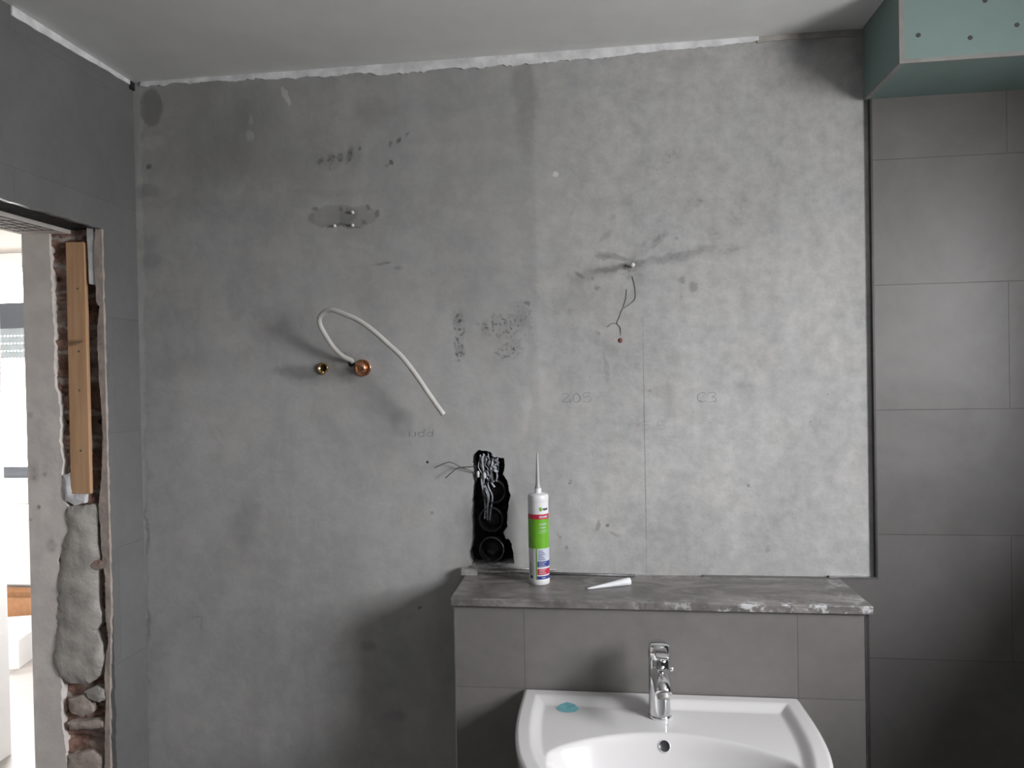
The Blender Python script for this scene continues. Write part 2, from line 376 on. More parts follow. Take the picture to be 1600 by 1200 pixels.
M['void'] = simple('dark_rubble', (.02, .018, .018), .95, var=.4, scale=60, bmp=.01)
M['foil'] = simple('grey_plastic_film', (.33, .35, .39), .32, var=.35, scale=70)
M['wire'] = simple('dark_wire_sheath', (.045, .032, .028), .5, var=.2)
M['cable'] = simple('white_cable_sheath', (.52, .505, .485), .42, var=.05, scale=30)
M['ceramic'] = simple('white_ceramic', (.63, .62, .625), .10, var=.01, scale=4)
M['ceramic'].node_tree.nodes['Principled BSDF'].inputs['Coat Weight'].default_value = .5
M['wood'] = None
M['ptube'] = simple('cartridge_white', (.64, .64, .65), .32, var=.02)
M['nozzle'] = simple('translucent_nozzle', (.34, .335, .33), .35, var=.05)
M['cap'] = simple('milky_spare_nozzle', (.66, .68, .70), .3, var=.04)
for k, c in (('green', (.125, .35, .018)), ('red', (.42, .02, .05)), ('blue', (.03, .05, .22)), ('pale', (.38, .44, .44)), ('ink', (.03, .03, .04)), ('silver', (.47, .49, .56))):
    M[k] = simple('label_'+k, c, .4, var=.06, scale=60)
M['teal'] = simple('teal_gel', (.17, .43, .47), .45, var=.2, scale=90)
M['faint'] = simple('faint_pencil', (.225, .222, .22), .8, var=.25, scale=160)
M['pencil'] = simple('pencil_graphite', (.17, .165, .16), .8, var=.3, scale=200)
M['redpencil'] = simple('red_pencil', (.28, .17, .16), .8, var=.3, scale=200)
M['board'] = simple('green_gypsum_board', (.168, .232, .222), .85, var=.05, scale=7)
M['board_edge'] = simple('board_corner_filler', (.215, .215, .212), .9, var=.08, scale=20, bmp=.003)
M['card'] = simple('cardboard', (.30, .15, .07), .9, var=.1)
M['anthracite'] = simple('anthracite_frame', (.045, .05, .06), .5, var=.05)
M['slat'] = simple('shutter_slat', (.25, .28, .29), .5, var=.03)

def stone_mat():
    mt, t, b = node_mat('dusty_grey_stone', .38, spec=.45)
    co = objco(t); mp = N(t, 'ShaderNodeMapping'); mp.inputs['Scale'].default_value = (1, 2.2, 2.0); mp.inputs['Rotation'].default_value = (0, 0, .35); t.links.new(co, mp.inputs[0])
    n1 = noise(t, mp.outputs[0], 9, 7, .65, 1.0); n2 = noise(t, co, 60, 5, .7)
    c = mixc(t, maprange(t, n1.outputs[0], .38, .66, 0, 1), (.115, .108, .105), (.24, .225, .215))
    # lime dust along the front edge and right end
    sep = N(t, 'ShaderNodeSeparateXYZ'); t.links.new(co, sep.inputs[0])
    fr = maprange(t, sep.outputs['Y'], -.213, -.165, 1, 0); rt = maprange(t, sep.outputs['X'], 1.2, 1.65, .12, 1)
    dn = noise(t, co, 38, 6, .75)
    dust = val(t, 'MULTIPLY', maprange(t, dn.outputs[0], .50, .62, 0, 1), val(t, 'MAXIMUM', val(t, 'MULTIPLY', fr, rt), maprange(t, sep.outputs['X'], 1.72, 1.82, 0, .7)))
    bk = val(t, 'MULTIPLY', maprange(t, sep.outputs['Y'], -.05, -.005, 0, .5), maprange(t, dn.outputs[0], .42, .6, 0, 1))
    c = mixc(t, val(t, 'MAXIMUM', dust, bk), c, (.52, .52, .53))
    t.links.new(c, b.inputs['Base Color'])
    t.links.new(maprange(t, dust, 0, 1, .34, .9), b.inputs['Roughness'])
    bump(t, b, n2.outputs[0], .0015, .5)
    return mt
M['stone'] = stone_mat()
def wood_mat():
    mt, t, b = node_mat('pine_batten', .65, spec=.3)
    co = objco(t); mp = N(t, 'ShaderNodeMapping'); mp.inputs['Scale'].default_value = (30, 30, 1.6); t.links.new(co, mp.inputs[0])
    n = noise(t, mp.outputs[0], 2.2, 5, .6, .5)
    c = mixc(t, maprange(t, n.outputs[0], .3, .7, 0, 1), (.52, .31, .17), (.64, .40, .235))
    kn = noise(t, co, 26, 2); sep = N(t, 'ShaderNodeSeparateXYZ'); t.links.new(co, sep.inputs[0])
    band = maprange(t, val(t, 'ABSOLUTE', val(t, 'SUBTRACT', sep.outputs['Z'], P(123, 536, 1, -.134).z)), .002, .012, 1, 0)
    c = mixc(t, val(t, 'MULTIPLY', band, maprange(t, kn.outputs[0], .4, .55, 0, .75)), c, (.12, .07, .04))
    t.links.new(c, b.inputs['Base Color']); bump(t, b, n.outputs[0], .001, .5)
    return mt
M['wood'] = wood_mat()
def brick_mat():
    mt, t, b = node_mat('old_red_brick', .95, spec=.15)
    co = objco(t); nz = noise(t, co, 12, 4)
    sep = N(t, 'ShaderNodeSeparateXYZ'); t.links.new(co, sep.inputs[0])
    zz = val(t, 'ADD', sep.outputs['Z'], val(t, 'MULTIPLY', nz.outputs[0], .07))
    row = val(t, 'ABSOLUTE', val(t, 'SUBTRACT', val(t, 'FRACT', val(t, 'DIVIDE', zz, .075)), .5))
    mort = maprange(t, row, .38, .46, 0, 1)
    n1 = noise(t, co, 28, 6, .7); n2 = noise(t, co, 9, 3)
    c = mixc(t, maprange(t, n1.outputs[0], .3, .7, 0, 1), (.16, .085, .065), (.42, .27, .22))
    c = mixc(t, maprange(t, n2.outputs[0], .45, .6, 0, .7), c, (.44, .38, .34))
    c = mixc(t, val(t, 'MULTIPLY', mort, .8), c, (.46, .42, .39))
    t.links.new(c, b.inputs['Base Color']); bump(t, b, val(t, 'ADD', n1.outputs[0], val(t, 'MULTIPLY', mort, -.4)), .012, .9)
    return mt
M['brick'] = brick_mat()
M['mortar'] = simple('lime_mortar', (.44, .415, .385), .95, var=.16, scale=16, bmp=.008)
M['mortar_pink'] = simple('dusty_mortar', (.41, .35, .315), .95, var=.2, scale=22, bmp=.008)
M['floor_bath'] = tile_mat('grey_bath_floor_tile', (.30, .29, .28), 0, 0, .6, .6, 0, jdark=.8)
M['floor'] = tile_mat('hall_floor_tile', (.40, .37, .345), 0, 0, .6, .6, 0, jdark=.8)

# ------------------------------------------------------------------ bathroom shell
YJ = -.128; TL = -P(42, 640, 1, YJ).x    # doorway jamb, thickness of the left wall
YB = -2.9                                # wall behind the camera
# back wall with the torn-open socket slot cut through the plaster
hole_px = [(737,712),(748,703),(757,704),(766,707),(775,714),(788,716),(787,742),(793,752),(797,775),(793,800),(792,822),(787,832),(790,842),(794,842),(799,850),(803,868),(804,881),
           (770,884),(735,884),(732,868),(736,850),(737,830),(735,800),(736,780),(739,760),(739,735)]
hole = ragged([(P(x, y).x, P(x, y).z) for x, y in hole_px], .004, .0028, 3)
bm = plate([(-.2, 0), (2.95, 0), (2.95, H+.1), (-.2, H+.1)], [hole], lambda a, b: Vector((a, 0, b)), Vector((0, .065, 0)))
CX_ = [.18, .42, .58, .72, .88, 1.06, 1.24, 1.42, 1.62]; CZ_ = [.95, 1.25, 1.50, 1.66, 1.80, 1.94, 2.06, 2.20, 2.36]
for x in CX_: bmesh.ops.bisect_plane(bm, geom=bm.verts[:]+bm.edges[:]+bm.faces[:], plane_co=(x, 0, 0), plane_no=(1, 0, 0))
for z in CZ_: bmesh.ops.bisect_plane(bm, geom=bm.verts[:]+bm.edges[:]+bm.faces[:], plane_co=(0, 0, z), plane_no=(0, 0, 1))
ex_, ez_ = [-.2]+CX_+[2.95], [0]+CZ_+[H+.1]
mats = [plaster_wall_mat((ex_[i], ex_[i+1], ez_[j], ez_[j+1])) for j in range(len(ez_)-1) for i in range(len(ex_)-1)]
import bisect
for f in bm.faces:
    c = f.calc_center_median(); f.material_index = bisect.bisect(CZ_, c.z)*(len(ex_)-1)+bisect.bisect(CX_, c.x)
wb = struct(obj('wall_back', bm, mats))
struct(obj('wall_core', bx(-.2, 2.95, .066, .20, 0, H+.1), M['void'])).name = 'wall_back_core'
# tiled skin right of and below the plaster field
zt = P(1345, 904, 1, -T).z
bm = plate([(XE, zt), (XE, H), (XR, H), (XR, 0), (1.5, 0), (1.5, zt)], [], lambda a, b: Vector((a, -T, b)), Vector((0, T-.0005, 0)))
struct(obj('wall_right_tiled', bm, M['tile_right']))
struct(obj('trim_1', bx(XE-.0045, XE, -T-.0012, -.0003, zt, 2.33), M['trim_dark']))  # edge profile, coloured dark for the shade in the groove
struct(obj('trim_2', bx(1.80, XE+.002, -T-.0014, -.0003, zt, zt+.0035), M['alu']))
# right wall with the window opening
def wall_right():
    bm = bmesh.new()
    box(bm, XR, XRO, YB, WY0, 0, H); box(bm, XR, XRO, WY1, -.0005-T, 0, H)
    box(bm, XR, XRO, WY0, WY1, 0, WZ0); box(bm, XR, XRO, WY0, WY1, WZ1, H); return bm
struct(obj('wall_right', wall_right(), M['tile_right']))
struct(obj('wall_added_shade', bx(2.37, 2.47, -1.25, -T-.001, 0, 1.36), M['tile_right']))  # unseen partition, added to darken the lower right tiles
wf = bmesh.new(); a = XRO-.09; b_ = XRO-.03
for r in ((WY0, WY1, WZ0, WZ0+.06), (WY0, WY1, WZ1-.06, WZ1), (WY0, WY0+.06, WZ0+.06, WZ1-.06), (WY1-.06, WY1, WZ0+.06, WZ1-.06)):
    box(wf, a, b_, r[0], r[1], r[2], r[3])
struct(obj('window_1', wf, M['hall_white']))
struct(obj('floor', bx(-.2, XR, YB, -.0, -.1, 0), M['floor_bath']))
struct(obj('ceiling', bx(0, XRO, YB, .0, H, H+.1), M['ceiling']))
struct(obj('wall_behind', bx(-TL, XRO, YB-.1, YB, 0, H), M['tile_right']))
# left wall with the doorway
YD = -1.02; ZH = P(150, 355, 0, 0).z
def wl(x0, x1):
    bm = bmesh.new()
    box(bm, x0, x1, YJ+.035, -.0005, 0, H); box(bm, x0, x1, YB, YD, 0, H); box(bm, x0, x1, YD, YJ+.035, ZH+.028, H); return bm
struct(obj('wall_left_core', wl(-TL+.012, -.012), M['void']))
face = ragged([(YJ, .0), (YJ, ZH)], .012, .0035, 8, closed=False) + ragged([(YJ, ZH), (YD, ZH)], .02, .002, 9, closed=False)[1:]
out = face + [(YD, 0), (YB, 0), (YB, H), (-.0006, H), (-.0006, 0)]
bm = plate(out, [], lambda a, b: Vector((0, a, b)), Vector((-.012, 0, 0)))
struct(obj('wall_left', bm, M['tile_left']))

# rough door jamb: brick, old plaster, mortar
def jx(px, py): p = P(px, py, 1, YJ); return (p.x, p.z)
def jamb_grid():
    bm = bmesh.new(); nx, nz = 34, 420; g = []
    for j in range(nz+1):
        z = (ZH+.03)*j/nz; row = []
        for i in range(nx+1):
            x = -TL+.012+(TL-.013)*i/nx
            q = Vector((x*22, z*22, 1.3)); d = .010*mn.noise(q)+.006*mn.noise(q*2.6)
            fr = (z/.075) % 1; d += .010 if fr < .16 else 0
            c = math.exp(-((x+.030)/.020)**2)*(.030 if 1.38 < z < 1.95 else .008)*(1+.5*mn.noise(Vector((3, 1, z*18)))); d += .010*mn.noise(q*.45+Vector((9, 2, 0))); d += c
            row.append(bm.verts.new((x, YJ+.012+d, z)))
        g.append(row)
    for j in range(nz):
        for i in range(nx): bm.faces.new((g[j][i], g[j][i+1], g[j+1][i+1], g[j+1][i]))
    ex = bmesh.ops.extrude_edge_only(bm, edges=[e for e in bm.edges if e.is_boundary])
    for v in ex['geom']:
        if isinstance(v, bmesh.types.BMVert): v.co.y = YJ+.05
    return bm
struct(obj('wall_left_jamb_brick', jamb_grid(), M['brick'], smooth=True))
def jamb_plate(name, pts, mat, th=.014, y=None, seed=1, amp=.003, lump=0.0):
    """ragged crust on the jamb; lump domes its face"""
    y = YJ if y is None else y
    o2 = [(min(a, -.0008), b) for a, b in ragged([jx(*p) for p in pts], .007, amp, seed)]
    if not lump:
        bm = plate(o2, [], lambda a, b: Vector((a, y, b)), Vector((0, th, 0)))
    else:
        arr = np.array(o2); n_ = len(o2); g_ = .0045
        gx = [Vector((a, b)) for a in np.arange(arr[:, 0].min(), arr[:, 0].max(), g_) for b in np.arange(arr[:, 1].min(), arr[:, 1].max(), g_)
              if ((arr-np.array([a, b]))**2).sum(1).min() > (.6*g_)**2]
        from mathutils.geometry import delaunay_2d_cdt
        vs2, _, fs2, _, _, _ = delaunay_2d_cdt([Vector(p) for p in o2]+gx, [(i, (i+1) % n_) for i in range(n_)], [], 1, 1e-6)
        bm = bmesh.new(); bv = []
        for v in vs2:
            d = np.sqrt(((arr-np.array([v.x, v.y]))**2).sum(1)).min()
            bv.append(bm.verts.new((v.x, y-lump*(1-math.exp(-d/.014))-.55*lump*mn.noise(Vector((v.x*22, v.y*22, seed)))*min(1, d/.008), v.y)))
        for f in fs2: bm.faces.new([bv[i] for i in f])
        for v in [v for v in bm.verts if not v.link_faces]: bm.verts.remove(v)
        ex = bmesh.ops.extrude_edge_only(bm, edges=[e for e in bm.edges if e.is_boundary])
        for v in ex['geom']:
            if isinstance(v, bmesh.types.BMVert): v.co.y = y+th
    return struct(obj(name, bm, mat))
# old white reveal plaster with its broken edge
e = [(63,350),(76,358),(79,380),(80,402),(82,440),(83,480),(86,520),(86,560),(87,600),(92,618),(95,640),(96,665),(94,690),(100,720),(98,745),(100,765),(104,785),(112,800),(108,830),(100,850),(92,875),(96,900),(98,930),(94,960),(100,990),(96,1010),(96,1040),(98,1060),(98,1072),(97,1100),(98,1130),(103,1160),(106,1200),(112,1260),(112,1700)]
xl = -TL
pts3 = [jx(*p) for p in e]
o2 = ragged(pts3, .006, .003, 4, closed=False)
o2 = o2 + [(o2[-1][0], 0), (xl, 0), (xl, ZH-.005)]
bm = plate(o2, [], lambda a, b: Vector((a, YJ-.003, b)), Vector((0, .022, 0)))
struct(obj('trim_3', bm, M['reveal']))['label'] = 'white plaster with broken edge on the door reveal'
# plaster nib beside the wall face
e = [(152,357),(162,357),(166,500),(170,700),(174,850),(177,950),(176,960),(174,1100),(175,1200),(176,1600),(170,1600),(166,1200),(168,1100),(166,1040),(172,1000),(168,960),(167,900),(163,880),(160,830),(157,790),(162,740),(163,680),(162,640),(158,600),(156,560),(155,520),(158,480),(153,470),(152,440),(150,400)]
jamb_plate('trim_4', e, M['mortar_pink'], .02, YJ-.007, 6, .002)
# loose white board strip at the top
jamb_plate('trim_5', [(137,356),(147,357),(150,380),(152,420),(152,446),(141,444),(139,400)], M['white_plaster'], .012, YJ-.004, 7, .0012)
# mortar lumps in the lower half
jamb_plate('wall_left_mortar', [(104,790),(150,788),(156,800),(153,840),(158,870),(152,900),(155,940),(160,970),(150,985),(160,1005),(166,1030),(158,1055),(140,1068),(110,1066),(94,1055),(84,1035),(88,1010),(90,985),(88,960),(92,930),(90,900),(96,880),(98,850),(106,830)], M['mortar'], .02, YJ-.002, 12, .0035, .010)
jamb_plate('wall_left_mortar', [(98,742),(112,738),(116,770),(136,772),(134,785),(118,790),(102,780)], M['white_plaster'], .02, YJ-.004, 14, .003, .006)
jamb_plate('wall_left_mortar', [(108,1092),(130,1085),(142,1096),(146,1112),(128,1120),(110,1112)], M['mortar_pink'], .02, YJ-.002, 15, .003, .006)
jamb_plate('wall_left_mortar', [(106,1128),(150,1124),(166,1126),(166,1136),(110,1139)], M['mortar_pink'], .02, YJ-.003, 16, .002, .006)
jamb_plate('wall_left_mortar', [(106,1180),(140,1174),(160,1182),(168,1260),(168,1500),(112,1500)], M['mortar_pink'], .02, YJ-.002, 17, .003, .006)
jamb_plate('wall_left_mortar', [(134,1078),(150,1072),(166,1076),(168,1090),(156,1096),(140,1090)], M['mortar'], .02, YJ-.005, 18, .003, .008)
jamb_plate('wall_left_mortar', [(136,876),(160,874),(168,882),(160,890),(138,888)], M['brick'], .02, YJ-.006, 19, .002, .006)
# stripped lintel above the opening, with bare wire lath
struct(obj('trim_6', bx(-.105, -.0125, YD, YJ+.03, ZH+.006, ZH+.03), M['void']))
struct(obj('trim_7', bx(-TL, -.105, YD, YJ+.03, ZH-.004, ZH+.03), M['reveal']))
bm = bmesh.new()
for k in range(5):
    x = -.185+.024*k; tube(bm, [(x, YD, ZH-.010), (x+.002, -.5, ZH-.014), (x, YJ-.06, ZH-.010)], .0008, 5)
for k in range(22):
    y = -.20-.036*k
    if y > YD: tube(bm, [(-.188, y, ZH-.011), (-.085, y+.004, ZH-.012)], .0008, 5)
o = obj('wire_lath', bm, M['steel_dark']); tag(o, 'rusty wire lath hanging bare under the door lintel', 'wire mesh')

# wooden batten on the jamb
bt = [jx(105, 379), jx(133.5, 379), jx(143.5, 771), jx(113.5, 771)]
yb = YJ-.006
bm = plate(bt, [], lambda a, b: Vector((a, yb, b)), Vector((0, .012, 0)))
ba = obj('wooden_batten', bm, M['wood'], bevel=.0012); tag(ba, 'narrow pine batten screwed upright to the bare brick door jamb', 'batten')
for px, py in ((121, 451), (123, 549), (124, 610), (126, 704)):
    p = P(px, py, 1, yb); bm = bmesh.new(); lathe(bm, [(0, .0008), (.0022, .0008), (.003, 0), (.003, -.003)], 14, Matrix.Translation(p) @ Matrix.Rotation(math.radians(90), 4, 'X'))
    obj('screw', bm, M['steel_dark'], ba)

# ragged white plaster along the ceiling joint
def strip(pts_low, to3, dv, name, top, mat, seed, amp=.006):
    low = ragged(pts_low, .008, amp, seed, closed=False, freq=38)
    o2 = low + [(pts_low[-1][0], top), (pts_low[0][0], top)]
    return struct(obj(name, plate(o2, [], to3, dv), mat))
lowpx = [(222,135),(300,131),(400,124),(500,121),(560,116),(600,117),(690,109),(760,106),(830,100),(900,94),(960,90),(1000,85),(1060,79),(1110,75),(1140,70),(1185,64)]
strip([(P(x, y).x, P(x, y).z) for x, y in lowpx], lambda a, b: Vector((a, -.0045, b)), Vector((0, .004, 0)), 'trim_8', H-.0005, M['white_plaster'], 21)
lowpx = [(1183,68),(1230,62),(1290,59),(1338,57)]
strip([(P(x, y).x, P(x, y).z) for x, y in lowpx], lambda a, b: Vector((a, -.003, b)), Vector((0, .0025, 0)), 'trim_9', H-.0005, M['mortar'], 22, .002)
lowpx = [(201,132),(160,108),(110,79),(60,50),(16,24)]
strip([(P(x, y, 0, 0).y, P(x, y, 0, 0).z) for x, y in lowpx], lambda a, b: Vector((.0045, a, b)), Vector((-.004, 0, 0)), 'trim_10', H-.0005, M['white_plaster'], 23, .002)
p = P(206, 133, 0, .0)
struct(obj('trim_hole_shade', bx(.0005, .006, p.y-.012, p.y+.012, H-.022, H-.001), M['void']))  # dark block stands in for the shade in a small corner hole

# ------------------------------------------------------------------ low tiled wall in front, stone shelf
XL0 = .9076; XR0 = 1.8200; ZF = ZS-.0185
struct(obj('wall_front', bx(XL0+.003, XR0-.008, -D, -T-.0005, 0, ZF-.002), M['tile_low']))
struct(obj('trim_12', bx(XL0, XL0+.003, -D-.0008, -D+.02, 0, ZF-.002), M['alu']))
struct(obj('trim_13', bx(XR0-.0095, XR0-.007, -D-.0008, -D+.02, 0, ZF-.002), M['alu']))
struct(obj('trim_14', bx(XR0-.007, XR0, -D+.001, -D+.02, 0, ZF-.002), M['trim_dark']))
struct(obj('trim_15', bx(XL0+.003, XR0-.0095, -D+.001, -D+.012, ZF-.004, ZF-.0002), M['trim_dark']))
bm = bmesh.new(); box(bm, .9026, 1.8258, -D-.010, -T-.0015, ZF, ZS)
bm2 = bm
o = obj('stone_shelf', bm2, M['stone'], bevel=.0025)
tag(o, 'dusty grey stone shelf slab capping the low tiled wall above the washbasin', 'shelf')
# back edge of the slab reaches into the plaster field
struct(obj('trim_16', bx(.915, 1.80, -T-.0014, -.0003, ZF, ZS-.0005), M['stone']))

# ------------------------------------------------------------------ green board casing at the ceiling
XB, YBX, ZB = 1.8952, .2065, 2.329
cs = thing('ceiling_casing', 'pale green gypsum board casing boxed in under the ceiling, top right', 'pipe casing', (XB, -T, ZB))
obj('front_panel', bx(XB+.0125, XR-.001, -YBX, -YBX+.0125, ZB+.0, H-.001), M['board'], cs)
obj('side_panel', bx(XB, XB+.0125, -YBX+.0, -T-.001, ZB, H-.001), M['board'], cs)
obj('bottom_panel', bx(XB+.0125, XR-.001, -YBX+.0125, -T-.001, ZB, ZB+.0125), M['board'], cs)
obj('corner_strip', bx(XB-.001, XB+.010, -YBX-.001, -YBX+.004, ZB-.001, H-.001), M['board_edge'], cs)
obj('corner_strip', bx(XB+.010, XR-.001, -YBX-.001, -YBX+.005, ZB-.001, ZB+.008), M['board_edge'], cs)
obj('corner_strip', bx(XB-.001, XB+.010, -YBX+.005, -T-.002, ZB-.001, ZB+.002), M['board_edge'], cs)
for px, py in ((1435, 55), (1516, 59), (1539, 1), (1589, 39), (1600, -20), (1445, -40)):
    p = P(px, py, 1, -YBX)
    if p.z > H-.01: continue
    bm = bmesh.new(); lathe(bm, [(0, .0006), (.0040, .0010), (.0048, .0006), (.0050, -.001)], 16, Matrix.Translation(p) @ Matrix.Rotation(math.radians(90), 4, 'X'))
    obj('screw', bm, M['trim_dark'], cs)

# ------------------------------------------------------------------ washbasin
ZR = .968; BX = 1.3695
def half(v):
    if v < .1: return .299+.03*v
    t_ = min(1, (v-.1)/.37); return .302*(1-t_**2.6)**(1/2.6)
outl = []
K = 200
for i in range(60): outl.append((-.299+.598*i/60, 0))
vv = [.47*(1-(1-i/K)**2) for i in range(K+1)]
outl += [(half(v), v) for v in vv]; outl += [(-half(v), v) for v in vv[-2::-1]]
OUT = np.array(outl)
def sst(a, b, x):
    t_ = np.clip((x-a)/(b-a), 0, 1); return t_*t_*(3-2*t_)
def seg_dist(P_):
    A = OUT; B = np.roll(OUT, -1, 0); d = B-A; L = (d**2).sum(1); L[L == 0] = 1
    best = np.full(len(P_), 9.0)
    for k in range(len(A)):
        if (d[k]**2).sum() < 1e-12: continue
        t_ = np.clip(((P_-A[k])@d[k])/L[k], 0, 1); best = np.minimum(best, np.sqrt(((A[k]+t_[:, None]*d[k]-P_)**2).sum(1)))
    return best
def basin_h(x, v):
    q = np.stack([x, v], 1); d = seg_dist(q)
    dd = np.minimum(d, 9); h = -.0015*(1-sst(0, .006, dd))*2
    h = h-.013*sst(.026, .054, dd)                                   # rim steps down to the deck
    s1 = v-(.152+.085*(x/.235)**2); s2 = d-.050
    k = .018; s = -k*np.log(np.exp(-s1/k)+np.exp(-s2/k)+1e-300)      # soft minimum
    s = np.maximum(s+.004, 0); g = s**2/(s+.022)
    return h-.135*(1-np.exp(-g/.05))
def make_basin():
    cx, cv = 0.0, .27; NA, NR = 420, 110
    # radius of the outline along each ray
    ang = []; rad = []
    cen = np.array([cx, cv]); rel = OUT-cen
    # resample outline by arc length so that corners keep vertices
    seg = np.sqrt((np.roll(OUT, -1, 0)-OUT)**2 @ np.ones(2)); cum = np.concatenate([[0], np.cumsum(seg)])
    clos = np.vstack([OUT, OUT[:1]]); s = np.linspace(0, cum[-1], NA, endpoint=False)
    ox = np.interp(s, cum, clos[:, 0]); ov = np.interp(s, cum, clos[:, 1])
    bm = bmesh.new(); rings = []
    rr = [ (j/NR)**.85 for j in range(1, NR+1)]
    for r in rr:
        x = cx+(ox-cx)*r; v = cv+(ov-cv)*r; h = basin_h(x, v)
        rings.append([bm.verts.new((BX+x[i], -D-.0008-v[i], ZR+h[i])) for i in range(NA)])
    c0 = bm.verts.new((BX, -D-cv, ZR+float(basin_h(np.array([cx]), np.array([cv]))[0])))
    for f, dz in ((1.0, -.012), (.995, -.040), (.95, -.062), (.80, -.110), (.58, -.160), (.35, -.185), (.12, -.19)):
        x = cx+(ox-cx)*f; v = cv+(ov-cv)*f
        rings.append([bm.verts.new((BX+x[i], -D-.0008-max(v[i], .0), ZR+dz)) for i in range(NA)])
    for a, b in zip(rings, rings[1:]):
        for i in range(NA):
            j = (i+1) % NA; bm.faces.new((a[i], a[j], b[j], b[i]))
    for i in range(NA): bm.faces.new((c0, rings[0][i], rings[0][(i+1) % NA]))
    bm.faces.new(rings[-1])
    return bm
ws = thing('washbasin', 'white ceramic washbasin mounted on the low tiled wall under the stone shelf', 'washbasin', (BX, -D, ZR-.19))
obj('bowl', make_basin(), M['ceramic'], ws, smooth=True)
def on_basin(px, py):
    z = ZR-.02
    for _ in range(60):
        p = P(px, py, 2, z); h = float(basin_h(np.array([p.x-BX]), np.array([-D-.0008-p.y]))[0]); z = z+.35*(ZR+h-z)
    return P(px, py, 2, z)
def basin_n(p):
    e_ = .002; f = lambda x, y: float(basin_h(np.array([x-BX]), np.array([-D-.0008-y]))[0])
    return Vector((-(f(p.x+e_, p.y)-f(p.x-e_, p.y))/(2*e_), -(f(p.x, p.y+e_)-f(p.x, p.y-e_))/(2*e_), 1)).normalized()
p = on_basin(1038, 1166); nrm = basin_n(p); Mx = Matrix.Translation(p+nrm*.0012) @ nrm.to_track_quat('Z', 'Y').to_matrix().to_4x4()
bm = bmesh.new(); lathe(bm, [(0, -.001), (.0085, -.001), (.0105, .0004)], 28, Mx); obj('overflow_hole', bm, M['black'], ws, smooth=True)
bm = bmesh.new(); lathe(bm, [(.0105, .0003), (.0118, .0008), (.013, -.001)], 28, Mx); obj('overflow_ring', bm, M['ceramic'], ws, smooth=True)
# teal gel mark on the deck
p = on_basin(887, 1107); bm = bmesh.new(); ring = []
for i in range(48):
    a = 2*math.pi*i/48; rr_ = 1+.06*mn.noise(Vector((math.cos(a)*2, math.sin(a)*2, 4)))
    ring.append((p.x+  .0240*rr_*math.cos(a), p.y+.019*rr_*math.sin(a)))
v0 = [bm.verts.new((x, y, ZR+float(basin_h(np.array([x-BX]), np.array([-D-.0008-y]))[0])+.0006)) for x, y in ring]
cv_ = bm.verts.new((p.x, p.y, p.z+.0010))
for i in range(48): bm.faces.new((v0[i], v0[(i+1) % 48], cv_))
obj('gel_mark', bm, M['teal'], ws, smooth=True)['label'] = 'round teal gel mark'
cdn = float(basin_h(np.array([0.]), np.array([.27]))[0])
bm = bmesh.new(); lathe(bm, [(0, .006), (.02, .006), (.026, .002), (.032, .003), (.034, -.002)], 36, Matrix.Translation((BX, -D-.27, ZR+cdn))); obj('drain', bm, M['chrome'], ws, smooth=True)

# ------------------------------------------------------------------ tap
TX, TY = 1.3665, -.283; TZ = ZR-.012
tp = thing('basin_tap', 'chrome single lever mixer tap standing on the back of the white washbasin', 'tap', (TX, TY, TZ))
bm = bmesh.new(); Mt = Matrix.Translation((TX, TY, TZ))
lathe(bm, [(0, -.001), (.0255, -.001), (.0255, .004), (.0235, .006), (.0228, .05), (.0225, .120), (.021, .1235), (0, .1235)], 48, Mt)
obj('body', bm, M['chrome'], tp, smooth=True, bevel=.0008)
bm = bmesh.new(); tube(bm, catmull([(TX, TY, TZ+.092), (TX, TY-.030, TZ+.096), (TX, TY-.058, TZ+.097), (TX, TY-.080, TZ+.094), (TX, TY-.090, TZ+.086)], 8), lambda t_: .0200-.0030*t_, 28)
obj('spout', bm, M['chrome'], tp, smooth=True)
bm = bmesh.new(); lathe(bm, [(0, .003), (.0085, .003), (.0095, .0), (.0125, -.001), (.0130, .004), (.0128, .012)], 30, Matrix.Translation((TX, TY-.0915, TZ+.078)) @ Matrix.Rotation(math.radians(-20), 4, 'X'))
obj('aerator', bm, M['steel'], tp, smooth=True)
bm = bmesh.new(); lathe(bm, [(0, .1245), (.0225, .1245), (.0236, .127), (.0238, .146), (.0225, .152), (.016, .156), (0, .157)], 48, Mt)
obj('lever_cap', bm, M['chrome'], tp, smooth=True)
bm = bmesh.new(); box(bm, -.0150, .0150, -.078, -.004, -.005, .005)
for v in bm.verts:
    if v.co.y < -.05: v.co.x *= .85; v.co.z *= .7
bmesh.ops.transform(bm, matrix=Matrix.Translation((TX, TY, TZ+.146)) @ Matrix.Rotation(math.radians(-5), 4, 'X'), verts=bm.verts[:])
obj('lever', bm, M['chrome'], tp, bevel=.003, smooth=True)
bm = bmesh.new(); kx = TX+.024
tube(bm, [(kx-.012, TY+.022, TZ+.03), (kx-.006, TY+.024, TZ+.086)], .002, 10); lathe(bm, [(0, -.004), (.005, -.003), (.0062, .001), (.005, .005), (0, .006)], 20, Matrix.Translation((kx+.003, TY+.022, TZ+.090)))
tube(bm, [(kx-.006, TY+.024, TZ+.086), (kx+.003, TY+.022, TZ+.090)], .002, 8)
obj('pop_up_knob', bm, M['chrome'], tp, smooth=True)

